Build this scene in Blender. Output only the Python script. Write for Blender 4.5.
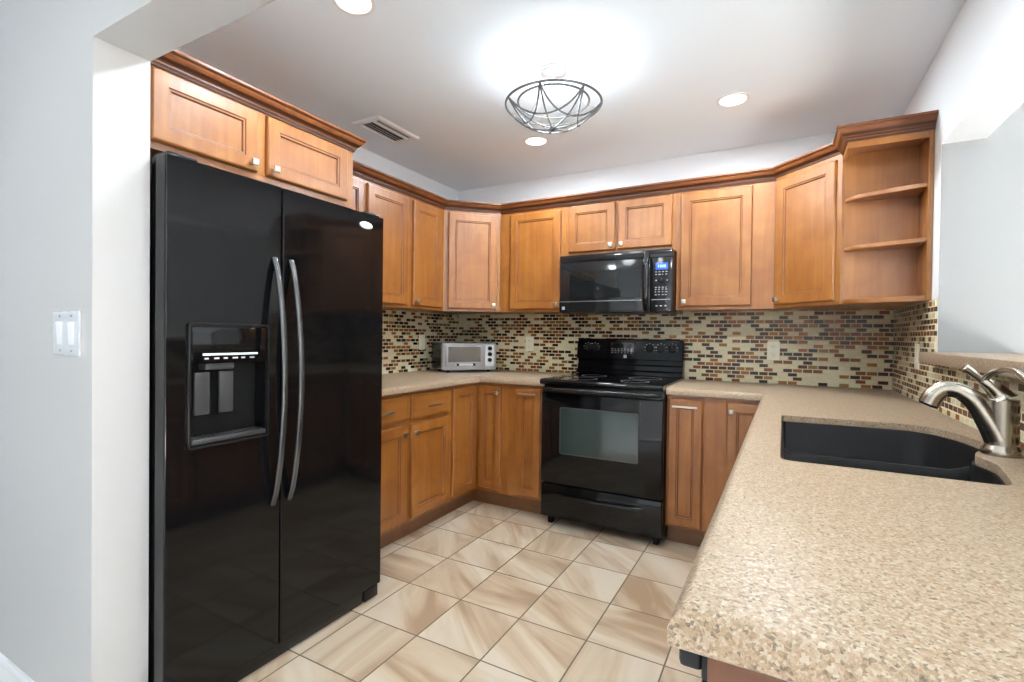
import bpy, bmesh, math, random
from mathutils import Vector, Matrix
random.seed(7)
S = bpy.context.scene
for o in list(bpy.data.objects): bpy.data.objects.remove(o)
COL = S.collection
PI = math.pi

# ------------------------------------------------------------------ camera
cam_d = bpy.data.cameras.new('camera'); cam = bpy.data.objects.new('camera', cam_d); COL.objects.link(cam)
cam_d.sensor_fit = 'HORIZONTAL'; cam_d.sensor_width = 36; cam_d.lens = 492.5 / 1024 * 36
cam_d.clip_start = 0.02; cam_d.clip_end = 100
F_ = Vector((-0.48000799, 0.87718874, -0.01149975)); R_ = Vector((0.87711574, 0.48012665, 0.0120989)); U_ = Vector((-0.01613436, 0.00427904, 0.99986068))
m = Matrix.Identity(4)
for i in range(3): m[i][0] = R_[i]; m[i][1] = U_[i]; m[i][2] = -F_[i]
m.translation = (2.4785, -3.5268, 1.1997)
cam.matrix_world = m
S.camera = cam

# ------------------------------------------------------------------ world, exposure, daylight
S.view_settings.view_transform = 'Standard'; S.view_settings.look = 'None'
S.view_settings.gamma = 1; S.view_settings.use_curve_mapping = False
S.view_settings.exposure = 0.55
wd = bpy.data.worlds.new('world'); S.world = wd; wd.use_nodes = True
bg = wd.node_tree.nodes['Background']; bg.inputs[0].default_value = (0.95, 0.97, 1.0, 1); bg.inputs[1].default_value = 0.8
S.cycles.max_bounces = 10; S.cycles.diffuse_bounces = 6; S.cycles.glossy_bounces = 5
S.cycles.caustics_reflective = False; S.cycles.caustics_refractive = False
S.cycles.sample_clamp_indirect = 12.0

def area(name, loc, rot, sx, sy, power, color=(1, 1, 1), shape='RECTANGLE'):
    d = bpy.data.lights.new(name, 'AREA'); d.shape = shape; d.size = sx
    if shape == 'RECTANGLE': d.size_y = sy
    d.energy = power; d.color = color
    o = bpy.data.objects.new(name, d); COL.objects.link(o); o.location = loc; o.rotation_euler = rot
    return o
# added area lights and sun standing in for daylight at two unseen windows
area('window_fill_south', (3.2, -4.62, 1.0), (PI/2 + math.radians(12), 0, 0), 3.0, 1.8, 14, (0.96, 0.98, 1.0))
area('window_fill_east', (5.9, -3.4, 1.3), (PI/2, 0, PI/2), 2.4, 1.9, 2, (0.95, 0.975, 1.0))
sun_d = bpy.data.lights.new('sun', 'SUN'); sun_d.energy = 120.0; sun_d.angle = 0.02; sun_d.color = (1.0, 0.98, 0.95)
sun = bpy.data.objects.new('sun', sun_d); COL.objects.link(sun)
sun.rotation_euler = Vector((-1.0, 0.05, -1.5)).to_track_quat('-Z', 'Y').to_euler()  # aimed at the pale floor so its bounce lights the kitchen ceiling
LAMP_W = 12.0
LAMP_C = (0.86, 0.945, 1.0)
CAGE_W = 7.0
ROOM_FILL_W = 6.0

# ------------------------------------------------------------------ materials
def mat(name, color=(0.8, 0.8, 0.8), rough=0.5, metal=0.0, coat=0.0, spec=0.5, emit=None, es=0.0):
    M = bpy.data.materials.new(name); M.use_nodes = True
    b = M.node_tree.nodes['Principled BSDF']
    b.inputs['Base Color'].default_value = (*color, 1); b.inputs['Roughness'].default_value = rough
    b.inputs['Metallic'].default_value = metal; b.inputs['Coat Weight'].default_value = coat
    b.inputs['Coat Roughness'].default_value = 0.12 if coat < 0.5 else 0.34
    b.inputs['Specular IOR Level'].default_value = spec
    if emit:
        b.inputs['Emission Color'].default_value = (*emit, 1); b.inputs['Emission Strength'].default_value = es
    return M
class NT:
    def __init__(s, M): s.t = M.node_tree; s.b = s.t.nodes['Principled BSDF']
    def n(s, ty, **kw):
        x = s.t.nodes.new(ty)
        for k, v in kw.items(): setattr(x, k, v)
        return x
    def l(s, a, b): s.t.links.new(a, b)
    def val(s, sock, v):
        if hasattr(v, 'links'): s.l(v, sock)
        else: sock.default_value = v
    def math(s, op, a, b=0.0, c=None):
        x = s.n('ShaderNodeMath', operation=op); s.val(x.inputs[0], a); s.val(x.inputs[1], b)
        if c is not None: s.val(x.inputs[2], c)
        return x.outputs[0]
    def mix(s, f, a, b, bt='MIX'):
        x = s.n('ShaderNodeMix', data_type='RGBA', blend_type=bt)
        s.val(x.inputs[0], f); s.val(x.inputs[6], a); s.val(x.inputs[7], b)
        return x.outputs[2]
    def ramp(s, f, pts, interp='LINEAR'):
        x = s.n('ShaderNodeValToRGB'); x.color_ramp.interpolation = interp
        e = x.color_ramp.elements
        while len(e) < len(pts): e.new(0.5)
        for i, (p, c) in enumerate(pts): e[i].position = p; e[i].color = (*c, 1)
        s.l(f, x.inputs[0]); return x.outputs[0]
    def noise(s, vec, scale, detail=4, rough=0.55, dist=0.0):
        x = s.n('ShaderNodeTexNoise'); x.inputs['Scale'].default_value = scale
        x.inputs['Detail'].default_value = detail; x.inputs['Roughness'].default_value = rough; x.inputs['Distortion'].default_value = dist
        s.l(vec, x.inputs['Vector']); return x.outputs['Fac']
    def obj(s, scale=(1, 1, 1), rnd=False):
        t = s.n('ShaderNodeTexCoord'); v = t.outputs['Object']
        if rnd:
            oi = s.n('ShaderNodeObjectInfo'); a = s.n('ShaderNodeVectorMath', operation='ADD')
            q = s.n('ShaderNodeVectorMath', operation='SCALE'); s.l(oi.outputs['Random'], q.inputs['Scale']); q.inputs[0].default_value = (7, 5, 9)
            s.l(v, a.inputs[0]); s.l(q.outputs[0], a.inputs[1]); v = a.outputs[0]
        mp = s.n('ShaderNodeMapping'); mp.inputs['Scale'].default_value = scale; s.l(v, mp.inputs['Vector']); return mp.outputs['Vector']
    def bump(s, h, strength, dist=0.002):
        x = s.n('ShaderNodeBump'); x.inputs['Strength'].default_value = strength; x.inputs['Distance'].default_value = dist
        s.l(h, x.inputs['Height']); s.l(x.outputs[0], s.b.inputs['Normal'])

def wood(name, dark, mid, light, axis='z', rough=0.38, coat=0.6):
    M = mat(name, mid, rough, coat=coat); g = NT(M)
    sc = {'z': (26, 26, 1.6), 'x': (1.6, 26, 26), 'y': (26, 1.6, 26)}[axis]
    grain = g.noise(g.obj(sc, True), 1.0, 6, 0.6, 0.6)
    blot = g.noise(g.obj((1, 1, 1), True), 5.0, 3, 0.5, 0.8)
    f = g.math('ADD', g.math('MULTIPLY', grain, 0.5), g.math('MULTIPLY', blot, 0.5))
    c = g.ramp(f, [(0.36, dark), (0.5, mid), (0.64, light)])
    oi = g.n('ShaderNodeObjectInfo')
    hs = g.n('ShaderNodeHueSaturation'); g.l(c, hs.inputs['Color'])
    v = g.math('MULTIPLY_ADD', oi.outputs['Random'], 0.14, 0.93); g.l(v, hs.inputs['Value'])
    g.l(hs.outputs[0], g.b.inputs['Base Color'])
    g.bump(grain, 0.04, 0.001)
    return M
W_UP = wood('maple_cabinet', (0.231, 0.073, 0.009), (0.294, 0.103, 0.016), (0.356, 0.141, 0.027))
W_UPX = wood('maple_cabinet_rail', (0.231, 0.073, 0.009), (0.294, 0.103, 0.016), (0.356, 0.141, 0.027), 'x')
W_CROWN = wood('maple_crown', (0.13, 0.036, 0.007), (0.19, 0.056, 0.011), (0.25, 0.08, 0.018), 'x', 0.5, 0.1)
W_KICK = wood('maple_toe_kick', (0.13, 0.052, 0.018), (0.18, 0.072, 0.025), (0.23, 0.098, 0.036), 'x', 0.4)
W_END = wood('shaded_maple_panel', (0.09, 0.032, 0.014), (0.12, 0.044, 0.019), (0.15, 0.058, 0.026), 'z', 0.6, 0.0)  # maple darkened: shade on the peninsula end painted into the wood colour
W_IN = wood('maple_panel', (0.231, 0.077, 0.012), (0.289, 0.107, 0.020), (0.347, 0.141, 0.030))
GLAZE = mat('coffee_glaze', (0.17, 0.055, 0.014), 0.4)
GLAZE_D = mat('dark_glaze', (0.045, 0.014, 0.005), 0.4)
WALL = mat('white_wall_paint', (0.85, 0.875, 0.90), 0.42)
g = NT(WALL); g.bump(g.noise(g.obj((1, 1, 1)), 90, 3), 0.06, 0.002)
CEIL = mat('cool_tint_ceiling_paint', (0.85, 0.93, 1.0), 0.7)  # blue tint in the colour cancels the warm bounced light
WALLG = mat('dimmed_grey_wall_paint', (0.535, 0.52, 0.505), 0.42)  # pale grey, darkened further to offset the added sunlight
WALLD = mat('dimmed_dining_wall_paint', (0.25, 0.25, 0.25), 0.5)  # darkened to offset the bounce of the added sun
TRIMW = mat('white_trim_paint', (0.84, 0.84, 0.84), 0.3)
MWGLOSS = mat('microwave_black', (0.012, 0.012, 0.0125), 0.12, spec=0.5)
BLACK = mat('gloss_black', (0.0045, 0.0045, 0.005), 0.07, spec=0.31)
BLACK_S = mat('satin_black', (0.010, 0.010, 0.0105), 0.22, spec=0.35)
BLACK_M = mat('matt_black', (0.006, 0.006, 0.006), 0.55, spec=0.2)
BGLASS = mat('black_glass', (0.01, 0.011, 0.011), 0.03, spec=0.6)
GREYP = mat('grey_plastic', (0.045, 0.045, 0.047), 0.35)
HANDLE = mat('graphite_handle', (0.10, 0.10, 0.10), 0.2, metal=0.75)
NICKEL = mat('brushed_nickel', (0.62, 0.58, 0.52), 0.28, metal=1.0)
FAUCET = mat('faucet_nickel', (0.40, 0.36, 0.30), 0.24, metal=1.0)
g = NT(FAUCET); g.bump(g.noise(g.obj((160, 160, 6)), 1, 3), 0.05, 0.001)
STEEL = mat('silver_steel', (0.42, 0.42, 0.43), 0.3, metal=0.9)
FOIL = mat('polished_plate', (0.88, 0.88, 0.89), 0.12, metal=0.85)
g = NT(FOIL); g.bump(g.noise(g.obj((1, 1, 1)), 26, 1), 0.6, 0.006)
PALE = mat('pale_silver', (0.62, 0.62, 0.63), 0.3, metal=0.3)
CHROME = mat('chrome', (0.85, 0.85, 0.86), 0.08, metal=1.0)
WHITEP = mat('white_plastic', (0.82, 0.82, 0.80), 0.35)
CREAMP = mat('almond_plastic', (0.70, 0.66, 0.52), 0.4)
MARK = mat('pale_marking', (0.55, 0.56, 0.58), 0.4)
MARK_M = mat('soft_marking', (0.33, 0.34, 0.36), 0.4)
MARK_D = mat('grey_marking', (0.22, 0.22, 0.23), 0.4)
BLUE = mat('blue_display', (0.02, 0.05, 0.3), 0.3, emit=(0.03, 0.12, 0.85), es=0.75)
BLUEL = mat('display_digits', (0.3, 0.5, 0.9), 0.3, emit=(0.25, 0.5, 1.0), es=0.9)
GREEN = mat('green_display', (0.02, 0.1, 0.03), 0.3, emit=(0.06, 0.5, 0.12), es=0.35)
STRIP = mat('lit_strip', (0.8, 0.8, 0.8), 0.4, emit=(0.9, 0.95, 1.0), es=0.06)
SINKM = mat('black_composite', (0.007, 0.007, 0.0075), 0.42, spec=0.2)
g = NT(SINKM); g.bump(g.noise(g.obj((1, 1, 1)), 700, 2), 0.05, 0.0008)
LAMPM = mat('lamp_lens', (1, 1, 1), 0.5, emit=(1, 0.98, 0.95), es=1.6)
OPAL = mat('opal_glass', (0.9, 0.9, 0.9), 0.3, emit=(1, 0.98, 0.95), es=0.12)
WIRE = mat('pewter_wire', (0.13, 0.13, 0.13), 0.45, metal=0.5)
CANOPY = mat('brushed_canopy', (0.55, 0.55, 0.55), 0.35, metal=0.8)
DARK = mat('dark_void', (0.06, 0.06, 0.06), 0.8)
GLASS = mat('window_glass', (1, 1, 1), 0.0); 
g = NT(GLASS)
tr_ = g.n('ShaderNodeBsdfTransparent'); gl_ = g.n('ShaderNodeBsdfGlossy'); gl_.inputs['Roughness'].default_value = 0.02
mx_ = g.n('ShaderNodeMixShader'); mx_.inputs[0].default_value = 0.06; g.l(tr_.outputs[0], mx_.inputs[1]); g.l(gl_.outputs[0], mx_.inputs[2])
g.l(mx_.outputs[0], [n_ for n_ in g.t.nodes if n_.type == 'OUTPUT_MATERIAL'][0].inputs['Surface'])
TOGLASS = mat('oven_glass', (0.30, 0.30, 0.31), 0.12, metal=0.8)
OVGLASS = mat('range_window_glass', (0.02, 0.035, 0.03), 0.04, spec=0.9, coat=0.6)

# granite-look quartz
STONE = mat('tan_quartz', (0.6, 0.45, 0.33), 0.38, spec=0.28); g = NT(STONE)
v = g.obj((1, 1, 1))
nz = g.n('ShaderNodeTexNoise'); nz.inputs['Scale'].default_value = 420; nz.inputs['Detail'].default_value = 3; g.l(v, nz.inputs['Vector'])
sc_ = g.n('ShaderNodeVectorMath', operation='SCALE'); g.l(nz.outputs['Color'], sc_.inputs[0]); sc_.inputs['Scale'].default_value = 0.0038
wv = g.n('ShaderNodeVectorMath', operation='ADD'); g.l(v, wv.inputs[0]); g.l(sc_.outputs[0], wv.inputs[1])
def cells(scale):
    vo = g.n('ShaderNodeTexVoronoi'); vo.inputs['Scale'].default_value = scale; g.l(wv.outputs[0], vo.inputs['Vector'])
    sp_ = g.n('ShaderNodeSeparateColor'); g.l(vo.outputs['Color'], sp_.inputs[0]); return sp_.outputs[0]
big = g.ramp(cells(290), [(0.0, (0.285, 0.198, 0.119)), (0.28, (0.373, 0.293, 0.210)), (0.50, (0.230, 0.147, 0.083)), (0.64, (0.333, 0.218, 0.147)), (0.76, (0.444, 0.380, 0.293)), (0.86, (0.142, 0.095, 0.056)), (0.95, (0.048, 0.033, 0.023))], 'CONSTANT')
fin = g.ramp(cells(640), [(0.0, (0.301, 0.214, 0.135)), (0.35, (0.365, 0.281, 0.194)), (0.6, (0.230, 0.155, 0.091)), (0.8, (0.412, 0.340, 0.254)), (0.93, (0.135, 0.087, 0.056))], 'CONSTANT')
c1 = g.mix(0.33, big, fin)
cl = g.noise(v, 7, 3)
c1 = g.mix(g.math('MULTIPLY', cl, 0.22), c1, (0.39, 0.285, 0.19, 1))
g.l(c1, g.b.inputs['Base Color'])

# floor tiles
FLOORM = mat('beige_floor_tile', (0.6, 0.5, 0.38), 0.3); g = NT(FLOORM)
tc = g.n('ShaderNodeTexCoord'); sx = g.n('ShaderNodeSeparateXYZ'); g.l(tc.outputs['Object'], sx.inputs[0])
PX, PY, X0, Y0, GW = 0.2995, 0.3075, 1.523, -1.380, 0.006
ux = g.math('DIVIDE', g.math('SUBTRACT', sx.outputs[0], X0), PX); uy = g.math('DIVIDE', g.math('SUBTRACT', sx.outputs[1], Y0), PY)
fx = g.math('FRACT', ux); fy = g.math('FRACT', uy); cx = g.math('FLOOR', ux); cy = g.math('FLOOR', uy)
def edge(f, w): return g.math('MINIMUM', f, g.math('SUBTRACT', 1.0, f))
dx = g.math('MULTIPLY', edge(fx, 0), PX); dy = g.math('MULTIPLY', edge(fy, 0), PY)
d = g.math('MINIMUM', dx, dy)
gm = g.math('SMOOTH_MIN', g.math('DIVIDE', d, GW * 0.5), 1.0, 0.25)
grout = g.math('LESS_THAN', d, GW * 0.5)
cid = g.n('ShaderNodeCombineXYZ'); g.l(cx, cid.inputs[0]); g.l(cy, cid.inputs[1])
wn = g.n('ShaderNodeTexWhiteNoise', noise_dimensions='3D'); g.l(cid.outputs[0], wn.inputs['Vector'])
off = g.n('ShaderNodeVectorMath', operation='SCALE'); g.l(wn.outputs['Color'], off.inputs[0]); off.inputs['Scale'].default_value = 20
ad = g.n('ShaderNodeVectorMath', operation='ADD'); g.l(tc.outputs['Object'], ad.inputs[0]); g.l(off.outputs[0], ad.inputs[1])
vr = g.n('ShaderNodeVectorRotate', rotation_type='Z_AXIS'); g.l(ad.outputs[0], vr.inputs['Vector'])
g.l(g.math('MULTIPLY', wn.outputs['Value'], 1.6), vr.inputs['Angle'])
mp = g.n('ShaderNodeMapping'); mp.inputs['Scale'].default_value = (0.8, 4.2, 1); g.l(vr.outputs[0], mp.inputs['Vector'])
vein = g.noise(mp.outputs[0], 1.25, 5, 0.52, 1.1)
fine = g.noise(ad.outputs[0], 30, 4, 0.6)
c = g.ramp(vein, [(0.34, (0.336, 0.227, 0.139)), (0.44, (0.445, 0.332, 0.227)), (0.52, (0.515, 0.413, 0.302)), (0.64, (0.580, 0.500, 0.395))])
c = g.mix(g.math('MULTIPLY', g.math('SUBTRACT', wn.outputs['Value'], 0.5), 0.18), c, (0.4, 0.3, 0.2, 1))
c = g.mix(grout, c, (0.15, 0.105, 0.07, 1)); g.l(c, g.b.inputs['Base Color'])
g.l(g.math('MULTIPLY_ADD', grout, 0.45, 0.28), g.b.inputs['Roughness'])
g.bump(gm, 0.5, 0.002)

def mosaic(name, axis):
    M = mat(name, (0.5, 0.4, 0.3), 0.2, spec=0.35); g = NT(M)
    tc = g.n('ShaderNodeTexCoord'); sp = g.n('ShaderNodeSeparateXYZ'); g.l(tc.outputs['Object'], sp.inputs[0])
    h, w, gr = 0.0254, 0.0535, 0.0060
    vv = g.math('DIVIDE', g.math('SUBTRACT', sp.outputs[2], 0.912), h); row = g.math('FLOOR', vv)
    uu = g.math('ADD', g.math('DIVIDE', sp.outputs[axis], w), g.math('MULTIPLY', row, 0.5))
    colm = g.math('FLOOR', uu)
    ci = g.n('ShaderNodeCombineXYZ'); g.l(colm, ci.inputs[0]); g.l(row, ci.inputs[1]); ci.inputs[2].default_value = axis * 3.7
    wn = g.n('ShaderNodeTexWhiteNoise', noise_dimensions='3D'); g.l(ci.outputs[0], wn.inputs['Vector'])
    c = g.ramp(wn.outputs['Value'], [(0.0, (0.60, 0.54, 0.37)), (0.36, (0.25, 0.09, 0.026)), (0.49, (0.16, 0.048, 0.016)), (0.61, (0.22, 0.11, 0.027)),
                                    (0.69, (0.05, 0.017, 0.009)), (0.85, (0.022, 0.011, 0.009))], 'CONSTANT')
    # coloured tiles have a slightly streaked fill
    st = g.n('ShaderNodeMapping'); st.inputs['Scale'].default_value = (40, 40, 160); g.l(tc.outputs['Object'], st.inputs['Vector'])
    c = g.mix(0.22, c, g.mix(1.0, c, g.ramp(g.noise(st.outputs[0], 1, 3), [(0.3, (0.45, 0.45, 0.45)), (0.7, (1.5, 1.45, 1.35))]), 'MULTIPLY'))
    fu = g.math('FRACT', uu); fv = g.math('FRACT', vv)
    du = g.math('MULTIPLY', g.math('MINIMUM', fu, g.math('SUBTRACT', 1.0, fu)), w); dv = g.math('MULTIPLY', g.math('MINIMUM', fv, g.math('SUBTRACT', 1.0, fv)), h)
    d = g.math('MINIMUM', du, dv)
    gm = g.math('LESS_THAN', d, gr * 0.5)
    c = g.mix(gm, c, (0.56, 0.49, 0.32, 1)); g.l(c, g.b.inputs['Base Color'])
    g.l(g.math('MULTIPLY_ADD', gm, 0.45, 0.2), g.b.inputs['Roughness'])
    g.bump(g.math('MINIMUM', g.math('DIVIDE', d, gr * 0.7), 1.0), 0.5, 0.0015)
    return M
TILE_X = mosaic('glass_mosaic_x', 0); TILE_Y = mosaic('glass_mosaic_y', 1)

# ------------------------------------------------------------------ mesh helpers
class B:
    def __init__(s): s.bm = bmesh.new()
    def box(s, lo, hi, bev=0.0, seg=2):
        vs = [s.bm.verts.new((x, y, z)) for x in (lo[0], hi[0]) for y in (lo[1], hi[1]) for z in (lo[2], hi[2])]
        fs = []
        for q in ((0, 1, 3, 2), (4, 6, 7, 5), (0, 4, 5, 1), (2, 3, 7, 6), (0, 2, 6, 4), (1, 5, 7, 3)): fs.append(s.bm.faces.new([vs[i] for i in q]))
        if bev > 0:
            es = list({e for f in fs for e in f.edges})
            bmesh.ops.bevel(s.bm, geom=es, offset=bev, segments=seg, affect='EDGES', profile=0.5)
        return s
    def loft(s, loops, cap0=True, cap1=True, closed=True, mats=None):
        L = [[s.bm.verts.new(p) for p in lp] for lp in loops]; n = len(L[0])
        for i in range(len(L) - 1):
            for j in range(n if closed else n - 1):
                f = s.bm.faces.new((L[i][j], L[i][(j + 1) % n], L[i + 1][(j + 1) % n], L[i + 1][j]))
                if mats and mats[i]: f.material_index = mats[i]
        if cap0: s.bm.faces.new(list(reversed(L[0])))
        if cap1: s.bm.faces.new(L[-1])
        return s
    def prism(s, poly, z0, z1, bev=0.0):
        a = [s.bm.verts.new((x, y, z0)) for x, y in poly]; b = [s.bm.verts.new((x, y, z1)) for x, y in poly]; n = len(poly)
        fs = [s.bm.faces.new((a[i], a[(i + 1) % n], b[(i + 1) % n], b[i])) for i in range(n)]
        fs.append(s.bm.faces.new(b)); fs.append(s.bm.faces.new(list(reversed(a))))
        if bev:
            es = list({e for f in fs[-2:] for e in f.edges})
            bmesh.ops.bevel(s.bm, geom=es, offset=bev, segments=2, affect='EDGES', profile=0.5)
        return s
    def cyl(s, p0, p1, r0, r1=None, n=24):
        return s.tube([p0, p1], [r0, r0 if r1 is None else r1], n)
    def tube(s, pts, r, n=12, closed=False, flat=1.0, up=None):
        P = [Vector(p) for p in pts]; k = len(P)
        rs = r if isinstance(r, (list, tuple)) else [r] * k
        nrm = None; loops = []
        for i in range(k):
            if closed: t = (P[(i + 1) % k] - P[i - 1]).normalized()
            else: t = (P[min(i + 1, k - 1)] - P[max(i - 1, 0)]).normalized()
            if nrm is None:
                nrm = Vector(up) if up else (Vector((0, 0, 1)) if abs(t.z) < 0.9 else Vector((1, 0, 0)))
            nrm = (nrm - t * nrm.dot(t)).normalized(); bn = t.cross(nrm)
            loops.append([P[i] + rs[i] * (math.cos(2 * PI * j / n) * nrm * flat + math.sin(2 * PI * j / n) * bn) for j in range(n)])
        if closed:
            return s.loft(loops + [loops[0]], False, False)
        return s.loft(loops)
    def lathe(s, prof, c, n=32, ax='z'):
        loops = []
        for r, h in prof:
            lp = []
            for j in range(n):
                a = 2 * PI * j / n
                if ax == 'z': lp.append((c[0] + r * math.cos(a), c[1] + r * math.sin(a), c[2] + h))
                elif ax == 'y': lp.append((c[0] + r * math.cos(a), c[1] - h, c[2] + r * math.sin(a)))
                else: lp.append((c[0] + h, c[1] + r * math.cos(a), c[2] + r * math.sin(a)))
            loops.append(lp)
        return s.loft(loops)
    def mesh(s, name, smooth=False, angle=35):
        bmesh.ops.remove_doubles(s.bm, verts=s.bm.verts, dist=1e-6)
        bmesh.ops.recalc_face_normals(s.bm, faces=s.bm.faces)
        me = bpy.data.meshes.new(name); s.bm.to_mesh(me); s.bm.free()
        if smooth:
            me.polygons.foreach_set('use_smooth', [True] * len(me.polygons))
            me.set_sharp_from_angle(angle=math.radians(angle))
        return me
def obj(name, b, mats, parent=None, loc=(0, 0, 0), rz=0.0, smooth=True, label=None, angle=35):
    me = b if isinstance(b, bpy.types.Mesh) else b.mesh(name, smooth, angle)
    o = bpy.data.objects.new(name, me); COL.objects.link(o)
    for M in (mats if isinstance(mats, (list, tuple)) else [mats]):
        if len(me.materials) < (len(mats) if isinstance(mats, (list, tuple)) else 1): me.materials.append(M)
    o.location = loc; o.rotation_euler = (0, 0, rz)
    if parent: o.parent = parent
    if label: o['label'] = label
    return o
def tag(o, label, cat, group=None):
    o['label'] = label; o['category'] = cat; o['kind'] = 'thing'
    if group: o['group'] = group
    return o
def thing(name, label, cat, loc=(0, 0, 0), rz=0.0, group=None):
    o = bpy.data.objects.new(name, None); COL.objects.link(o); o.location = loc; o.rotation_euler = (0, 0, rz); o.empty_display_size = 0.05
    return tag(o, label, cat, group)
def struct(name, b, M, **kw):
    o = obj(name, b, M, smooth=False, **kw); o['kind'] = 'structure'; return o
def copy_tree(o, parent=None):
    c = o.copy(); COL.objects.link(c)
    if parent: c.parent = parent
    for ch in o.children: copy_tree(ch, c)
    return c
def rot(x, y, a): return (x * math.cos(a) - y * math.sin(a), x * math.sin(a) + y * math.cos(a))
def to_local(pts, loc, rz): return [rot(x - loc[0], y - loc[1], -rz) for x, y in pts]

# ------------------------------------------------------------------ room shell
W, H = 3.046, 2.44
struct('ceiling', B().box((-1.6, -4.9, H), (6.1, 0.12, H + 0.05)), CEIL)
struct('wall_back', B().box((-0.1, 0.0, 0), (W + 0.14, 0.12, H)), WALL)
struct('wall_left', B().box((-0.12, -2.75, 0), (0.0, 0.0, H)), WALL)
JX, JY0, JY1, HZ = 0.813, -2.892, -2.752, 2.004
struct('floor', B().box((-1.6, JY0, -0.05), (W + 0.14, 0.12, 0.0)), FLOORM)
struct('floor_bounce', B().box((W + 0.14, JY0, -0.05), (6.1, 0.12, 0.0)).box((-1.6, -4.9, -0.05), (6.1, JY0, 0.0)), mat('pale_bounce_floor', (0.77, 0.765, 0.75), 0.9))  # unseen floor made pale as a reflector, bouncing sun up to the ceiling
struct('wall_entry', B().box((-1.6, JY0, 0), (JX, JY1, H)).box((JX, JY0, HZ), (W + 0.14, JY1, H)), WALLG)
SOF, LZ = 2.01, 1.108
struct('wall_right', B().box((W, -0.885, 0), (W + 0.14, 0.0, H)), WALL)
struct('wall_soffit', B().box((W, JY1, SOF), (W + 0.14, -0.885, H)), WALL)
struct('wall_half', B().box((W, -2.96, 0), (W + 0.14, -0.885, LZ)), WALL)
struct('wall_post', B().box((W, JY0, LZ), (W + 0.14, JY1, HZ)), WALL)
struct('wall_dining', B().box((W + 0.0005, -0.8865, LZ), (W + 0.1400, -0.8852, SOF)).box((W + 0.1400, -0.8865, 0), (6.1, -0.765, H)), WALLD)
def holed(x0, x1, z0, z1, y0, y1, hx0, hx1, hz0, hz1):
    return B().box((x0, y0, z0), (hx0, y1, z1)).box((hx1, y0, z0), (x1, y1, z1)).box((hx0, y0, z0), (hx1, y1, hz0)).box((hx0, y0, hz1), (hx1, y1, z1))
struct('wall_south', holed(-1.6, 6.1, 0, H, -4.9, -4.78, 1.75, 4.65, 0.04, 2.16), WALL)
b = B()
for (y0, y1, z0, z1) in ((-4.9, -4.6, 0, H), (-2.2, -0.885, 0, H), (-4.6, -2.2, 0, 0.35), (-4.6, -2.2, 2.25, H)): b.box((5.98, y0, z0), (6.1, y1, z1))
struct('wall_east', b, WALL)
struct('wall_west', B().box((-1.6, -4.9, 0), (-1.48, JY0, H)), WALL)
def window(name, axis, a0, a1, z0, z1, c):
    root = bpy.data.objects.new(name, None); COL.objects.link(root); root['kind'] = 'structure'
    f = B(); t = 0.05
    def bx(p0, p1, q0, q1):
        if axis == 'x': f.box((p0, c - 0.03, q0), (p1, c + 0.03, q1))
        else: f.box((c - 0.03, p0, q0), (c + 0.03, p1, q1))
    bx(a0, a0 + t, z0, z1); bx(a1 - t, a1, z0, z1); bx(a0 + t, a1 - t, z0, z0 + t); bx(a0 + t, a1 - t, z1 - t, z1)
    mid = (a0 + a1) / 2; bx(mid - t / 2, mid + t / 2, z0 + t, z1 - t)
    obj('window_frame', f, TRIMW, root, smooth=False)
    p = B()
    if axis == 'x': p.box((a0 + t, c - 0.003, z0 + t), (a1 - t, c + 0.003, z1 - t))
    else: p.box((c - 0.003, a0 + t, z0 + t), (c + 0.003, a1 - t, z1 - t))
    obj('window_pane', p, GLASS, root, smooth=False)
window('window_1', 'x', 1.75, 4.65, 0.04, 2.16, -4.84)
window('window_2', 'y', -4.6, -2.2, 0.35, 2.25, 6.04)  # unseen window added so the sun strikes the pale floor
# baseboard on the entry wall
struct('baseboard_entry', B().loft([[(-1.47, JY0 - 0.001, z), (-1.47, JY0 - y, z)] if False else [(x, JY0 - y, z) for y, z in ((0.0005, 0.001), (0.014, 0.001), (0.014, 0.075), (0.010, 0.084), (0.007, 0.09), (0.0005, 0.092))] for x in (-1.47, JX)]), TRIMW)

# mosaic backsplash slabs
UZ = 1.372; CT = 0.914
TT = 0.008
struct('backsplash_back', B().box((TT, -TT, CT), (W - TT, -0.0003, UZ + 0.02)), TILE_X)
struct('backsplash_left', B().box((0.0003, -1.80, CT), (TT, -0.0003, UZ + 0.02)), TILE_Y)
struct('backsplash_right', B().box((W - TT, -0.880, CT), (W - 0.0003, -0.0003, UZ)).box((W - TT, -2.95, CT), (W - 0.0003, -0.880, LZ - 0.001)), TILE_Y)

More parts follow.
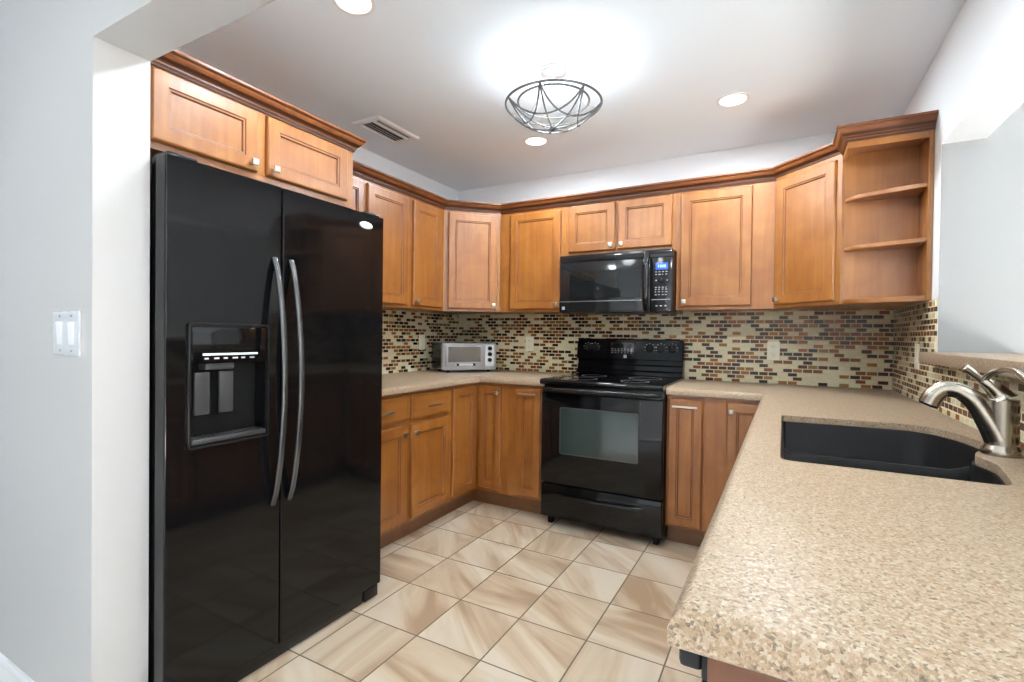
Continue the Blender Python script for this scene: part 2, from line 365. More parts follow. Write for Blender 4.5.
# ------------------------------------------------------------------ cabinet kit
def door_mesh(w, h, style='door', fr=0.052):
    if style == 'slab': R = [(0, 0), (0, -0.013), (0.004, -0.017), (0.010, -0.018), (0.013, -0.020)]; ms = [0, 0, 0, 1, 0]
    else: R = [(0, 0), (0, -0.013), (0.003, -0.018), (0.007, -0.020), (fr, -0.020), (fr + 0.003, -0.0165), (fr + 0.009, -0.0155), (fr + 0.013, -0.0095)]; ms = [0, 0, 0, 0, 1, 0, 1]
    lo = [[(-w/2 + i, y, i), (w/2 - i, y, i), (w/2 - i, y, h - i), (-w/2 + i, y, h - i)] for i, y in R]
    return B().loft(lo, mats=ms)
KNOB = None
def knob(parent, x, z):
    global KNOB
    if KNOB is None:
        b = B().lathe([(0.009, 0), (0.006, 0.004), (0.005, 0.014)], (0, 0, 0), 16, 'y')
        def sq(s, y): return [(-s, y, -s), (s, y, -s), (s, y, s), (-s, y, s)]
        b.loft([sq(0.006, -0.013), sq(0.0125, -0.017), sq(0.0135, -0.022), sq(0.0125, -0.025), sq(0.009, -0.027)])
        KNOB = b.mesh('knob', True)
    return obj('knob', KNOB, NICKEL, parent, (x, -0.0203, z))
PULLS = {}
def pull(parent, x, z, L=0.11):
    if L not in PULLS:
        b = B()
        for s in (-1, 1): b.cyl((s * (L/2 - 0.012), 0, 0), (s * (L/2 - 0.012), -0.024, 0), 0.004, n=12)
        b.box((-L/2, -0.031, -0.0055), (L/2, -0.022, 0.0055), 0.002)
        PULLS[L] = b.mesh('pull', True)
    return obj('pull', PULLS[L], NICKEL, parent, (x, -0.0203, z))
def add_door(root, x0, x1, z0, z1, kn=None, style='door', name='door', fr=0.052, pl=None, y=-0.0006):
    d = obj(name, door_mesh(x1 - x0, z1 - z0, style, fr), [W_UPX if style == 'slab' else W_UP, GLAZE], root, ((x0 + x1) / 2, y, z0), smooth=True, angle=15)
    w = x1 - x0
    if kn: knob(d, kn[0] * (w / 2 - 0.026), kn[1])
    if pl: pull(d, 0, pl[0], pl[1])
    return d
def frame_mesh(w, h, t, openings):
    # face frame: a board with rectangular openings (x0, x1, z0, z1)
    xs = sorted({0, w, *[o[0] for o in openings], *[o[1] for o in openings]}); zs = sorted({0, h, *[o[2] for o in openings], *[o[3] for o in openings]})
    b = B()
    for i in range(len(xs) - 1):
        for j in range(len(zs) - 1):
            mx, mz = (xs[i] + xs[i + 1]) / 2, (zs[j] + zs[j + 1]) / 2
            if any(o[0] < mx < o[1] and o[2] < mz < o[3] for o in openings): continue
            b.box((xs[i], 0, zs[j]), (xs[i + 1], t, zs[j + 1]))
    bmesh.ops.remove_doubles(b.bm, verts=b.bm.verts, dist=1e-5)
    return b
FT = 0.019
def upper(label, loc, rz, w, h, d, doors, group, body=None):
    """loc: bottom left front corner of the face frame; doors (x0,x1,z0,z1,knob side)"""
    r = thing('upper_cabinet', label, 'cabinet', loc, rz, group)
    if body: bb = B().prism(body, 0.004, h)
    else: bb = B().box((0.001, FT, 0.004), (w - 0.001, d - 0.0015, h))
    obj('cabinet_body', bb, W_IN, r, smooth=False)
    obj('face_frame', frame_mesh(w, h, FT, [(x0 + 0.012, x1 - 0.012, z0 + 0.012, z1 - 0.012) for x0, x1, z0, z1, k in doors]), W_UP, r, smooth=False)
    for x0, x1, z0, z1, k in doors: add_door(r, x0, x1, z0, z1, (k, 0.030) if k else None)
    return r
UG = 'maple wall cabinets'
TOP = 2.125; UH = TOP - UZ; UD = 0.305
# left wall (faces +x): local x runs to +y
upper('maple upper cabinet beside fridge, mostly hidden behind the fridge cabinet', (UD, -1.7515, UZ), PI/2, 0.360, UH, UD, [(0.012, 0.348, 0.02, UH - 0.035, -1)], UG)
upper('two-door maple upper cabinet between fridge and corner cabinet, above the toaster side counter', (UD, -1.3905, UZ), PI/2, 0.779, UH, UD,
      [(0.012, 0.378, 0.02, UH - 0.035, -1), (0.428, 0.730, 0.02, UH - 0.035, -1)], UG)
# diagonal corner at the left
p0 = (UD, -0.6105); a = PI / 4; wd_ = math.hypot(0.305, 0.305)
body = to_local([(0.0015, -0.0015), (0.0015, -0.6095), (UD - 0.012, -0.6095), (0.6095, -0.317), (0.6095, -0.0015)], p0, a)
upper('diagonal corner maple upper cabinet above the toaster oven', (*p0, UZ), a, wd_, UH, UD, [(0.032, wd_ - 0.034, 0.02, UH - 0.035, 1)], UG, body)
upper('single-door maple upper cabinet to the immediate left of the black microwave', (0.6115, -UD, UZ), 0, 0.523, UH, UD, [(0.088, 0.492, 0.02, UH - 0.035, 1)], UG)
MX0, MX1 = 1.1355, 1.8895
upper('short double-door maple cabinet directly above the black microwave', (MX0, -UD, 1.747), 0, MX1 - MX0, TOP - 1.747, UD,
      [(0.026, 0.359, 0.032, TOP - 1.747 - 0.024, 1), (0.378, 0.728, 0.032, TOP - 1.747 - 0.024, -1)], UG)
upper('single-door maple upper cabinet to the immediate right of the microwave', (1.8905, -UD, UZ), 0, 0.545, UH, UD, [(0.025, 0.427, 0.02, UH - 0.03, -1)], UG)
p0 = (2.4365, -UD); a = -PI / 4
body = to_local([(2.4375, -0.0095), (2.4375, -0.317), (2.729, -0.6085), (W - 0.0015, -0.6085), (W - 0.0015, -0.0095)], p0, a)
upper('diagonal corner maple upper cabinet next to the open shelves', (*p0, UZ), a, 0.4235, UH, UD, [(0.020, 0.392, 0.02, UH - 0.03, -1)], UG, body)
# open end shelf
r = thing('corner_shelf', 'open maple end shelf unit with curved shelves on the right wall', 'shelf', (2.741, -0.6105, UZ))
sw, sd = W - 2.741 - 0.0015, 0.1745
def qshelf(z, t, fd=1.0):
    pts = [(0.001, -0.0005), (sw - 0.019, -0.0005), (sw - 0.019, -sd + 0.012)]
    n = 14
    for i in range(n + 1):
        a = PI / 2 * i / n
        pts.append((0.03 + (sw - 0.075) * (1 - (1 - math.cos(a)) * 1.0) if False else 0.006 + (sw - 0.05) * math.cos(a) ** 0.9, -0.018 - (sd - 0.035) * math.sin(PI/2 - a) ** 0.45 if i < n else -0.018))
    return B().prism(pts, z, z + t, 0.002)
obj('back_panel', B().box((0.0, -0.0005, 0), (sw, 0.0010, UH)), W_IN, r, smooth=False)
obj('side_panel', B().box((sw - 0.018, -sd, 0), (sw, -0.001, UH), 0.002), W_IN, r)
for z, t in ((0.0, 0.024), (0.258, 0.018), (0.498, 0.018)): obj('shelf', qshelf(z, t), W_CROWN if False else W_UPX, r, angle=30)
obj('valance', B().box((-0.009, -0.175, UH - 0.045), (sw - 0.0185, -0.156, UH - 0.001)).box((-0.009, -0.156, UH - 0.02), (sw - 0.0185, -0.001, UH - 0.001)).box((-0.009, -0.156, UH - 0.045), (0.006, -0.001, UH - 0.02)), W_UPX, r, smooth=False)
# cabinet over the fridge
FX = 0.594
upper('wide two-door maple cabinet above the black fridge', (FX, -2.667, 1.820), PI/2, 0.9125, 0.288, FX, [(0.012, 0.396, 0.026, 0.272, 1), (0.438, 0.866, 0.026, 0.272, -1)], UG)

# crown mouldings swept along the cabinet tops
PROF = [(0.0005, 0.0), (0.006, 0.0), (0.0075, 0.008), (0.012, 0.012), (0.0125, 0.019), (0.018, 0.023), (0.027, 0.033), (0.036, 0.043), (0.0385, 0.049), (0.045, 0.053), (0.0465, 0.057), (0.0465, 0.066), (0.0005, 0.066)]
def sweep(path, z, prof=PROF):
    n = len(path); V = [Vector(p) for p in path]; loops = []
    for i in range(n):
        def nm(a, b): t = (b - a).normalized(); return Vector((t.y, -t.x))
        if i == 0: m_ = nm(V[0], V[1])
        elif i == n - 1: m_ = nm(V[-2], V[-1])
        else:
            n1, n2 = nm(V[i - 1], V[i]), nm(V[i], V[i + 1]); m_ = (n1 + n2) / (1 + n1.dot(n2))
        loops.append([(V[i].x + m_.x * o_, V[i].y + m_.y * o_, z + h_) for o_, h_ in prof])
    b = B().loft(loops); b.bm.faces.ensure_lookup_table(); k = len(prof)
    for f in range((n - 1) * k):
        if f % k in (1, 3, 5, 9): b.bm.faces[f].material_index = 1
    return b
CZ = TOP - 0.016
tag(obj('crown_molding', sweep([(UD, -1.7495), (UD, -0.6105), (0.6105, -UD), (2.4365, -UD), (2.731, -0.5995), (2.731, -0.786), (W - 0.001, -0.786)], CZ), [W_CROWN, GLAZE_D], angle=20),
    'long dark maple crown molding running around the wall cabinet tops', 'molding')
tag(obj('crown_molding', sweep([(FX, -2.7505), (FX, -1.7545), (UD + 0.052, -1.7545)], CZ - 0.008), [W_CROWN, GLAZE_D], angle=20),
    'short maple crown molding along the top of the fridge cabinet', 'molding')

# base cabinets
BH, KH = 0.870, 0.114
BG = 'maple base cabinets'
def base(label, loc, rz, w, d, parts, body=None, kick=None, shell=False):
    r = thing('base_cabinet', label, 'cabinet', loc, rz, BG)
    bb = B()
    if shell: bb.box((0.001, FT, KH), (w - 0.001, d - 0.0015, KH + 0.018)).box((0.001, FT, KH + 0.018), (0.019, d - 0.0015, BH)).box((w - 0.019, FT, KH + 0.018), (w - 0.001, d - 0.0015, BH)).box((0.019, d - 0.008, KH + 0.018), (w - 0.019, d - 0.0015, BH))
    else: bb.box((0.001, FT, KH), (w - 0.001, d - 0.0015, BH))
    obj('cabinet_body', bb, W_IN, r, smooth=False)
    obj('toe_kick', B().prism(kick, 0.0005, KH - 0.0005) if kick else B().box((0.001, 0.072, 0.0005), (w - 0.001, 0.09, KH - 0.0005)), W_KICK, r, smooth=False)
    ops = [(p['x'][0] + 0.012, p['x'][1] - 0.012, p['z'][0] - KH + 0.012, p['z'][1] - KH - 0.012) for p in parts]
    if w: obj('face_frame', frame_mesh(w, BH - KH, FT, ops), W_UP, r, (0, 0, KH), smooth=False)
    for p in parts:
        add_door(r, *p['x'], *p['z'], p.get('k'), p.get('s', 'door'), p.get('n', 'door'), p.get('fr', 0.052), p.get('pl'))
    return r
DZ = (0.138, 0.682); RZ = (0.708, 0.852)
base('two-door maple base cabinet with two drawers, beside the fridge', (0.61, -1.80, 0), PI/2, 0.862, 0.61, [
    dict(x=(0.050, 0.431), z=RZ, s='slab', n='drawer', pl=(0.066, 0.115)), dict(x=(0.474, 0.846), z=RZ, s='slab', n='drawer', pl=(0.066, 0.115)),
    dict(x=(0.050, 0.431), z=DZ, k=(1, 0.494)), dict(x=(0.474, 0.846), z=DZ, k=(-1, 0.494))])
# lazy-susan corner with two folded doors
r = thing('base_cabinet', 'inside-corner maple base cabinet with two folding doors meeting below the toaster oven', 'cabinet', (0, 0, 0), 0, BG)
A1 = 0.937; A2 = 0.860
obj('cabinet_body', B().prism([(0.0015, -0.0015), (0.0015, -A1), (0.591, -A1), (0.591, -0.591), (A2, -0.591), (A2, -0.0015)], KH, BH), W_IN, r, smooth=False)
obj('toe_kick', B().prism([(0.52, -A1), (0.537, -A1), (0.537, -0.537), (A2, -0.537), (A2, -0.52), (0.52, -0.52)], 0.0005, KH - 0.0005), W_KICK, r, smooth=False)
obj('face_frame', frame_mesh(A1 - 0.6105, BH - KH, FT, [(0.03, 0.27, 0.03, 0.72)]), W_UP, r, (0.61, -A1, KH), PI/2, smooth=False)
obj('face_frame', frame_mesh(A2 - 0.6105, BH - KH, FT, [(0.03, 0.19, 0.03, 0.72)]), W_UP, r, (0.6105, -0.61, KH), 0, smooth=False)
d1 = obj('door', door_mesh(0.262, 0.706, fr=0.048), [W_UP, GLAZE], r, (0.6106, -0.784, 0.142), PI/2, angle=15)
d2 = obj('door', door_mesh(0.176, 0.706, fr=0.048), [W_UP, GLAZE], r, (0.722, -0.6106, 0.142), 0, angle=15)
knob(d2, 0.062, 0.664)
base('narrow maple base cabinet with a bar pull, immediately left of the black range', (0.861, -0.61, 0), 0, 0.276, 0.61, [dict(x=(0.066, 0.246), z=(0.138, 0.850), fr=0.046, pl=(0.678, 0.13))])
RX0, RX1 = 1.1395, 1.9045
base('narrow maple base cabinet with a bar pull, immediately right of the black range', (1.9065, -0.61, 0), 0, 0.203, 0.61, [dict(x=(0.010, 0.195), z=(0.130, 0.852), fr=0.046, pl=(0.680, 0.135))])
base('blind-corner maple base cabinet with one knob, where the back counter meets the peninsula', (2.1105, -0.61, 0), 0, 0.3235, 0.61, [dict(x=(0.112, 0.300), z=(0.138, 0.852), fr=0.05, k=(-1, 0.665))])
PFX = 2.436
base('three-door maple sink base cabinet under the peninsula counter', (PFX, -0.640, 0), -PI/2, 1.64, 0.61, [
    dict(x=(0.34, 0.74), z=DZ, k=(1, 0.494)), dict(x=(0.77, 1.18), z=DZ, k=(1, 0.494)), dict(x=(1.21, 1.61), z=DZ, k=(-1, 0.494)),
    dict(x=(0.34, 0.74), z=RZ, s='slab', n='drawer', pl=(0.066, 0.115)), dict(x=(0.77, 1.18), z=RZ, s='slab', n='drawer'), dict(x=(1.21, 1.61), z=RZ, s='slab', n='drawer')],
    shell=True)
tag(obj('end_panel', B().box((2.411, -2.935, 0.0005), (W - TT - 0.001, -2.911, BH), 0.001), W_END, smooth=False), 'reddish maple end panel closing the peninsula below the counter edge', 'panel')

# dishwasher
r = thing('dishwasher', 'black dishwasher tucked under the near end of the peninsula counter', 'dishwasher', (2.4265, -2.908, 0))
obj('tub_body', B().box((0.015, 0.002, 0.005), (0.58, 0.6, 0.864)), BLACK_M, r, smooth=False)
obj('door', B().box((-0.026, 0.002, 0.11), (0.0145, 0.6, 0.79), 0.004), BLACK, r)
obj('control_panel', B().box((-0.026, 0.002, 0.7905), (0.0145, 0.6, 0.864), 0.004).box((-0.052, 0.002, 0.80), (-0.024, 0.6, 0.862), 0.006), BLACK_S, r)
obj('toe_panel', B().box((-0.0, 0.002, 0.005), (0.0145, 0.6, 0.105)), BLACK_M, r, smooth=False)

# ------------------------------------------------------------------ countertops
def counter(outer, hole, name, label, flags):
    """outer CCW polygon; flags[i] True when the edge i -> i+1 is exposed (rounded)"""
    n = len(outer); V = [Vector(p) for p in outer]
    def inset(d):
        out = []
        for i in range(n):
            e0 = (V[i] - V[i - 1]).normalized(); e1 = (V[(i + 1) % n] - V[i]).normalized()
            d0 = d if flags[i - 1] else 0; d1 = d if flags[i] else 0
            n0 = Vector((-e0.y, e0.x)); n1 = Vector((-e1.y, e1.x))
            # intersection of the two offset lines
            p0 = V[i] + n0 * d0; p1 = V[i] + n1 * d1; cr = e0.x * e1.y - e0.y * e1.x
            if abs(cr) < 1e-6: out.append(p0)
            else:
                t = ((p1 - p0).x * e1.y - (p1 - p0).y * e1.x) / cr; out.append(p0 + e0 * t)
        return out
    bm = bmesh.new()
    levels = [(0.004, 0.8715), (0.0, 0.875), (0.0, 0.893), (0.003, 0.901), (0.009, 0.908), (0.017, 0.9125), (0.023, CT)]
    L = [[bm.verts.new((p.x, p.y, z)) for p in inset(d)] for d, z in levels]
    for i in range(len(L) - 1):
        for j in range(n): bm.faces.new((L[i][j], L[i][(j + 1) % n], L[i + 1][(j + 1) % n], L[i + 1][j]))
    top = [bm.edges.get((L[-1][j], L[-1][(j + 1) % n])) for j in range(n)]
    bot = [bm.edges.get((L[0][j], L[0][(j + 1) % n])) for j in range(n)]
    if hole:
        ht = [bm.verts.new((x, y, CT)) for x, y in hole]; hc = [bm.verts.new((x, y, CT - 0.003)) for x, y in hole]; hb = [bm.verts.new((x, y, 0.8925)) for x, y in hole]; k = len(hole)
        for j in range(k):
            top.append(bm.edges.new((ht[j], ht[(j + 1) % k]))); bot.append(bm.edges.new((hb[j], hb[(j + 1) % k])))
        for j in range(k):
            bm.faces.new((ht[j], ht[(j + 1) % k], hb[(j + 1) % k], hb[j]))
        for v_ in hc: bm.verts.remove(v_)
    bmesh.ops.triangle_fill(bm, use_beauty=True, use_dissolve=False, edges=top)
    bmesh.ops.triangle_fill(bm, use_beauty=True, use_dissolve=False, edges=bot)
    b = B(); b.bm.free(); b.bm = bm
    return tag(obj(name, b, STONE, smooth=True, angle=30), label, 'countertop')
def arc(c, r, a0, a1, n=6): return [(c[0] + r * math.cos(a0 + (a1 - a0) * i / n), c[1] + r * math.sin(a0 + (a1 - a0) * i / n)) for i in range(n + 1)]
def smooth_poly(P, rr, n=6):
    out = []; k = len(P)
    for i in range(k):
        p = Vector(P[i][:2]); r0 = P[i][2] if len(P[i]) > 2 else rr
        a_ = (Vector(P[i - 1][:2]) - p); b_ = (Vector(P[(i + 1) % k][:2]) - p)
        d = min(r0, a_.length * 0.49, b_.length * 0.49); A = p + a_.normalized() * d; C_ = p + b_.normalized() * d
        for j in range(n + 1):
            t = j / n; q = A * (1 - t) ** 2 + p * 2 * t * (1 - t) + C_ * t * t; out.append((q.x, q.y))
    return out
SINK = smooth_poly([(2.483, -1.430, 0.02), (2.480, -2.203, 0.03), (2.885, -2.203, 0.03), (2.905, -2.10, 0.06), (2.922, -1.985, 0.03), (2.905, -1.900, 0.02), (2.922, -1.842, 0.025), (2.986, -1.735, 0.06), (2.965, -1.56, 0.10), (2.900, -1.412, 0.10)], 0.03)
counter([(TT + 0.0005, -TT - 0.0005), (TT + 0.0005, -1.800), (0.65, -1.800), (0.65, -0.645), (RX0 - 0.001, -0.645), (RX0 - 0.001, -TT - 0.0005)], None, 'countertop',
        'tan speckled quartz countertop in the corner left of the range', [False, True, True, True, False, False])
PE = -2.992
counter([(RX1 + 0.001, -TT - 0.0005), (RX1 + 0.001, -0.648), (2.393, -0.648), (2.377, PE), (W - TT - 0.0005, PE), (W - TT - 0.0005, -TT - 0.0005)], SINK, 'countertop',
        'tan speckled quartz peninsula countertop with the black sink cut in it', [False, True, True, True, False, False])
tag(obj('bar_ledge', B().box((2.985, JY1 + 0.001, LZ + 0.0005), (3.30, -0.8865, LZ + 0.0435), 0.004), STONE), 'narrow speckled stone bar ledge capping the half wall behind the faucet', 'ledge')

# ------------------------------------------------------------------ sink
r = thing('sink', 'black composite undermount sink set into the peninsula counter', 'sink', (2.72, -1.88, 0.69))
def offs(P, d):
    k = len(P); out = []
    for i in range(k):
        a_, p, c_ = Vector(P[i - 1]), Vector(P[i]), Vector(P[(i + 1) % k]); t = (c_ - a_).normalized(); nn = Vector((-t.y, t.x)); q = p + nn * d; out.append((q.x, q.y))
    return out
lo_ = []
for d, z in ((0.0008, 0.70), (0.0008, 0.8915), (0.001, 0.8922), (0.005, 0.8922), (0.007, 0.8885), (0.012, 0.72), (0.028, 0.705), (0.06, 0.70)):
    lo_.append([(x - 2.72, y + 1.88, z - 0.69) for x, y in offs(SINK, d)])
b = B(); b.loft(lo_, False, False)
b.bm.faces.ensure_lookup_table()
vs = [v_ for v_ in b.bm.verts]
nS = len(SINK)
b.bm.verts.ensure_lookup_table()
fl = b.bm.verts[7 * nS:8 * nS]; b.bm.faces.new(fl)
obj('basin', b, SINKM, r, angle=50)
dv = []
for y, z in ((-0.020, 0.0), (-0.016, 0.12), (-0.013, 0.150), (-0.006, 0.160), (0.006, 0.160), (0.013, 0.150), (0.016, 0.12), (0.020, 0.0)): dv.append((y, z))
obj('divider', B().loft([[(x, 0.040 + y, 0.0105 + z + dz) for y, z in dv] for x, dz in ((-0.232, 0.010), (-0.215, 0.0), (0.15, 0.0), (0.178, 0.008), (0.190, 0.014))]), SINKM, r, angle=50)
obj('strainer', B().lathe([(0.045, 0.009), (0.045, 0.013), (0.03, 0.014), (0.028, 0.010), (0.001, 0.0095)], (0.02, 0.25, 0.002), 24), CHROME, r)

# ------------------------------------------------------------------ faucet
FXY = (2.968, -1.853)
r = thing('faucet', 'brushed nickel single-lever kitchen faucet beside the black sink', 'faucet', (*FXY, CT + 0.0006))
obj('base_ring', B().lathe([(0.040, 0), (0.041, 0.006), (0.039, 0.016), (0.0335, 0.024), (0.033, 0.026)], (0, 0, 0), 40), FAUCET, r)
obj('body', B().lathe([(0.0325, 0.0265), (0.031, 0.06), (0.0305, 0.10), (0.031, 0.138), (0.0295, 0.140)], (0, 0, 0), 40), FAUCET, r)
def bez(P, n=28):
    out = []
    k = len(P) - 1
    for i in range(n + 1):
        t = i / n * k; j = min(int(t), k - 1); f = t - j
        p0, p1, p2, p3 = [Vector(P[max(0, min(k, j + q))]) for q in (-1, 0, 1, 2)]
        out.append(0.5 * ((2 * p1) + (p2 - p0) * f + (2 * p0 - 5 * p1 + 4 * p2 - p3) * f * f + (3 * p1 - p0 - 3 * p2 + p3) * f ** 3))
    return out
sp = bez([(-0.004, 0, 0.040), (-0.022, 0.003, 0.080), (-0.047, 0.008, 0.126), (-0.078, 0.013, 0.153), (-0.108, 0.019, 0.157), (-0.128, 0.022, 0.140), (-0.139, 0.024, 0.116)], 30)
rr = [0.032 - 0.0105 * min(1, i / 15) + 0.003 * max(0, (i - 17) / 13) for i in range(31)]
obj('spout', B().tube(sp, rr, 24), FAUCET, r, angle=60)
obj('outlet', B().cyl(sp[-1], Vector(sp[-1]) + (Vector(sp[-1]) - Vector(sp[-2])).normalized() * 0.006, 0.0225, 0.021), BLACK_S, r)
sp2 = bez([(0.0, 0, 0.1405), (-0.006, 0.001, 0.152), (-0.024, 0.0, 0.172), (-0.040, 0.0, 0.184)], 14)
obj('handle_dome', B().tube(sp2, [0.030 - 0.0185 * (i / 14) ** 0.8 for i in range(15)], 24), FAUCET, r, angle=60)
sp3 = bez([(-0.036, 0.0, 0.181), (-0.050, 0.0, 0.193), (-0.066, 0.0, 0.209), (-0.077, 0.0, 0.217)], 12)
obj('lever_tip', B().tube(sp3, [0.007 + 0.0065 * i / 12 if i < 12 else 0.008 for i in range(13)], 16), FAUCET, r, angle=60)
sp4 = bez([(-0.040, -0.002, 0.180), (-0.030, -0.010, 0.200), (-0.012, -0.035, 0.215), (-0.002, -0.085, 0.214), (0.002, -0.140, 0.196)], 20)
obj('lever', B().tube(sp4, [0.0075 + 0.002 * i / 20 for i in range(21)], 16), FAUCET, r, angle=60)

# ------------------------------------------------------------------ refrigerator (local frame: x along wall +y, front at -y)
FDX = 0.886
r = thing('refrigerator', 'black side-by-side refrigerator with water dispenser, in the entry corner', 'refrigerator', (FDX, -2.744, 0), PI/2)
FWID = 0.906; SEAM = 0.387; DT = 0.080; FB, FTP = 0.062, 1.723
obj('cabinet_body', B().box((0.010, DT + 0.006, 0.025), (FWID - 0.008, 0.83, 1.708), 0.006), BLACK_M, r)
def fdoor(x0, x1):
    pts = []; n = 1; rr_ = 0.005
    w = x1 - x0
    pts += [(x1, DT), (x1, 0.009)]
    for i in range(1, 6): a_ = PI / 2 * i / 6; pts.append((x1 - rr_ * (1 - math.cos(a_)), 0.009 - rr_ * math.sin(a_)))
    for i in range(n + 1):
        t = i / n; pts.append((x1 - rr_ - (w - 2 * rr_) * t, 0.004))
    for i in range(5, 0, -1): a_ = PI / 2 * i / 6; pts.append((x0 + rr_ * (1 - math.cos(a_)), 0.009 - rr_ * math.sin(a_)))
    pts += [(x0, 0.009), (x0, DT)]
    return B().prism(pts, FB, FTP, 0.002)
dl = obj('door', fdoor(0.0, SEAM - 0.003), BLACK, r, smooth=False)
dr = obj('door', fdoor(SEAM + 0.003, FWID), BLACK, r, smooth=False)
# dispenser opening cut into the left door
cut = obj('cutter', B().box((0.074, -0.02, 0.846), (0.323, 0.066, 1.215)), BLACK)
cut.matrix_world = r.matrix_basis @ cut.matrix_basis
mod = dl.modifiers.new('cut', 'BOOLEAN'); mod.object = cut; mod.operation = 'DIFFERENCE'; mod.solver = 'EXACT'
bpy.context.view_layer.update()
dg = bpy.context.evaluated_depsgraph_get()
nm_ = bpy.data.meshes.new_from_object(dl.evaluated_get(dg)); dl.modifiers.clear(); dl.data = nm_
bpy.data.objects.remove(cut)
def rrect(x0, x1, z0, z1, q, n=5):
    P = []
    for cx_, cz_, a0 in ((x1 - q, z0 + q, -PI/2), (x1 - q, z1 - q, 0), (x0 + q, z1 - q, PI/2), (x0 + q, z0 + q, PI)):
        for i in range(n + 1): a_ = a0 + PI/2 * i / n; P.append((cx_ + q * math.cos(a_), cz_ + q * math.sin(a_)))
    return P
def rplate(x0, x1, z0, z1, q, y0, y1, bev=0.001):
    P = rrect(x0, x1, z0, z1, q); P2 = rrect(x0 + bev, x1 - bev, z0 + bev, z1 - bev, max(q - bev, 0.0004))
    return [[(x, y0, z) for x, z in P], [(x, y1 + bev, z) for x, z in P], [(x, y1, z) for x, z in P2]]
ox, oi = rrect(0.062, 0.335, 0.834, 1.227, 0.012), rrect(0.070, 0.327, 0.842, 1.219, 0.008)
obj('dispenser_frame', B().loft([[(x, 0.003, z) for x, z in ox], [(x, -0.006, z) for x, z in ox], [(x, -0.007, z) for x, z in rrect(0.064, 0.333, 0.836, 1.225, 0.011)], [(x, -0.005, z) for x, z in oi], [(x, 0.012, z) for x, z in oi]], False, False), BLACK_S, dl, angle=50)
obj('dispenser_panel', B().box((0.0745, -0.001, 1.098), (0.3225, 0.03, 1.2145), 0.002), BLACK, dl)
obj('dispenser_strip', B().box((0.106, -0.0025, 1.124), (0.290, -0.0005, 1.131)), STRIP, dl, label='pale lit strip above the dispenser paddles')
b = B()
for k_ in range(6): b.box((0.112 + k_ * 0.030, -0.0020, 1.112), (0.112 + k_ * 0.030 + (0.012, 0.016, 0.014, 0.018, 0.013, 0.016)[k_], -0.0005, 1.117))
obj('legend_print', b, MARK, dl, smooth=False, label='row of small pale legends')
obj('dispenser_recess', B().box((0.0745, 0.060, 0.8465), (0.3225, 0.0655, 1.097)), BLACK_M, dl, smooth=False)
obj('dispenser_spout', B().box((0.120, 0.008, 1.078), (0.215, 0.050, 1.0975), 0.004), GREYP, dl)
for x0_ in (0.094, 0.172): obj('dispenser_paddle', B().box((x0_, 0.020, 0.935), (x0_ + 0.047, 0.028, 1.070), 0.003), GREYP, dl, label='grey dispenser paddle')
b = B().box((0.0745, -0.004, 0.8465), (0.3225, 0.0595, 0.862), 0.003)
for k_ in range(14): b.box((0.085 + k_ * 0.0168, 0.002, 0.8625), (0.092 + k_ * 0.0168, 0.052, 0.8645))
obj('drip_tray', b, GREYP, dl)
def fhandle(parent, x):
    pts = []; n = 22
    for i in range(n + 1):
        t = i / n; z = 0.582 + (1.466 - 0.582) * t; s_ = math.sin(PI * t); pts.append((x, 0.002 - 0.062 * s_ ** 0.7, z))
    return obj('handle', B().tube(pts, 0.0115, 14, flat=0.72, up=(0, -1, 0)), HANDLE, parent, angle=60, label='long bowed graphite door handle')
fhandle(dl, SEAM - 0.032); fhandle(dr, SEAM + 0.036)
lp = lambda s_, y: [(0.794 + 0.036 * s_ * math.cos(2 * PI * i / 28), y, 1.670 + 0.015 * s_ * math.sin(2 * PI * i / 28)) for i in range(28)]
obj('logo_badge', B().loft([lp(1, 0.003), lp(1, -0.002), lp(0.85, -0.0035)]), WHITEP, dr, label='pale oval badge')
b = B().box((0.006, 0.014, 0.006), (FWID - 0.10, 0.05, 0.056), 0.003).box((FWID - 0.095, 0.010, 0.006), (FWID - 0.012, 0.05, 0.056), 0.003)
obj('toe_grille', b, BLACK_S, r)
obj('hinge_cover', B().box((0.012, 0.02, 1.7235), (0.10, 0.10, 1.739), 0.005), BLACK_S, r); obj('hinge_cover', B().box((FWID - 0.10, 0.02, 1.7235), (FWID - 0.012, 0.10, 1.739), 0.005), BLACK_S, r)

# ------------------------------------------------------------------ range
r = thing('range', 'black freestanding electric range with glass oven door, below the microwave', 'stove', (1.1475, -0.70, 0))
RW = 0.756
obj('body', B().box((0.002, 0.045, 0.045), (RW - 0.002, 0.685, 0.893), 0.003), BLACK_S, r)
for x_ in (0.03, RW - 0.06):
    for y_ in (0.06, 0.62): obj('foot', B().box((x_, y_, 0.0005), (x_ + 0.03, y_ + 0.04, 0.0445)), BLACK_M, r, smooth=False)
dw = obj('drawer', B().box((0.002, 0.008, 0.060), (RW - 0.002, 0.0445, 0.268), 0.006), BLACK, r)
pts = [(0.10 + 0.545 * i / 20, 0.010 - 0.034 * min(1, math.sin(PI * i / 20) * 2.5), 0.212 - 0.004 * math.sin(PI * i / 20)) for i in range(21)]
obj('handle', B().tube(pts, 0.013, 12, flat=0.7), BLACK_S, dw, angle=60)
od = obj('door', B().box((0.002, 0.004, 0.276), (RW - 0.002, 0.0445, 0.842), 0.006), BLACK, r)
obj('oven_window', B().loft(rplate(0.133, 0.612, 0.472, 0.752, 0.010, 0.006, 0.0025)), OVGLASS, od, angle=30, label='greenish reflective oven window')
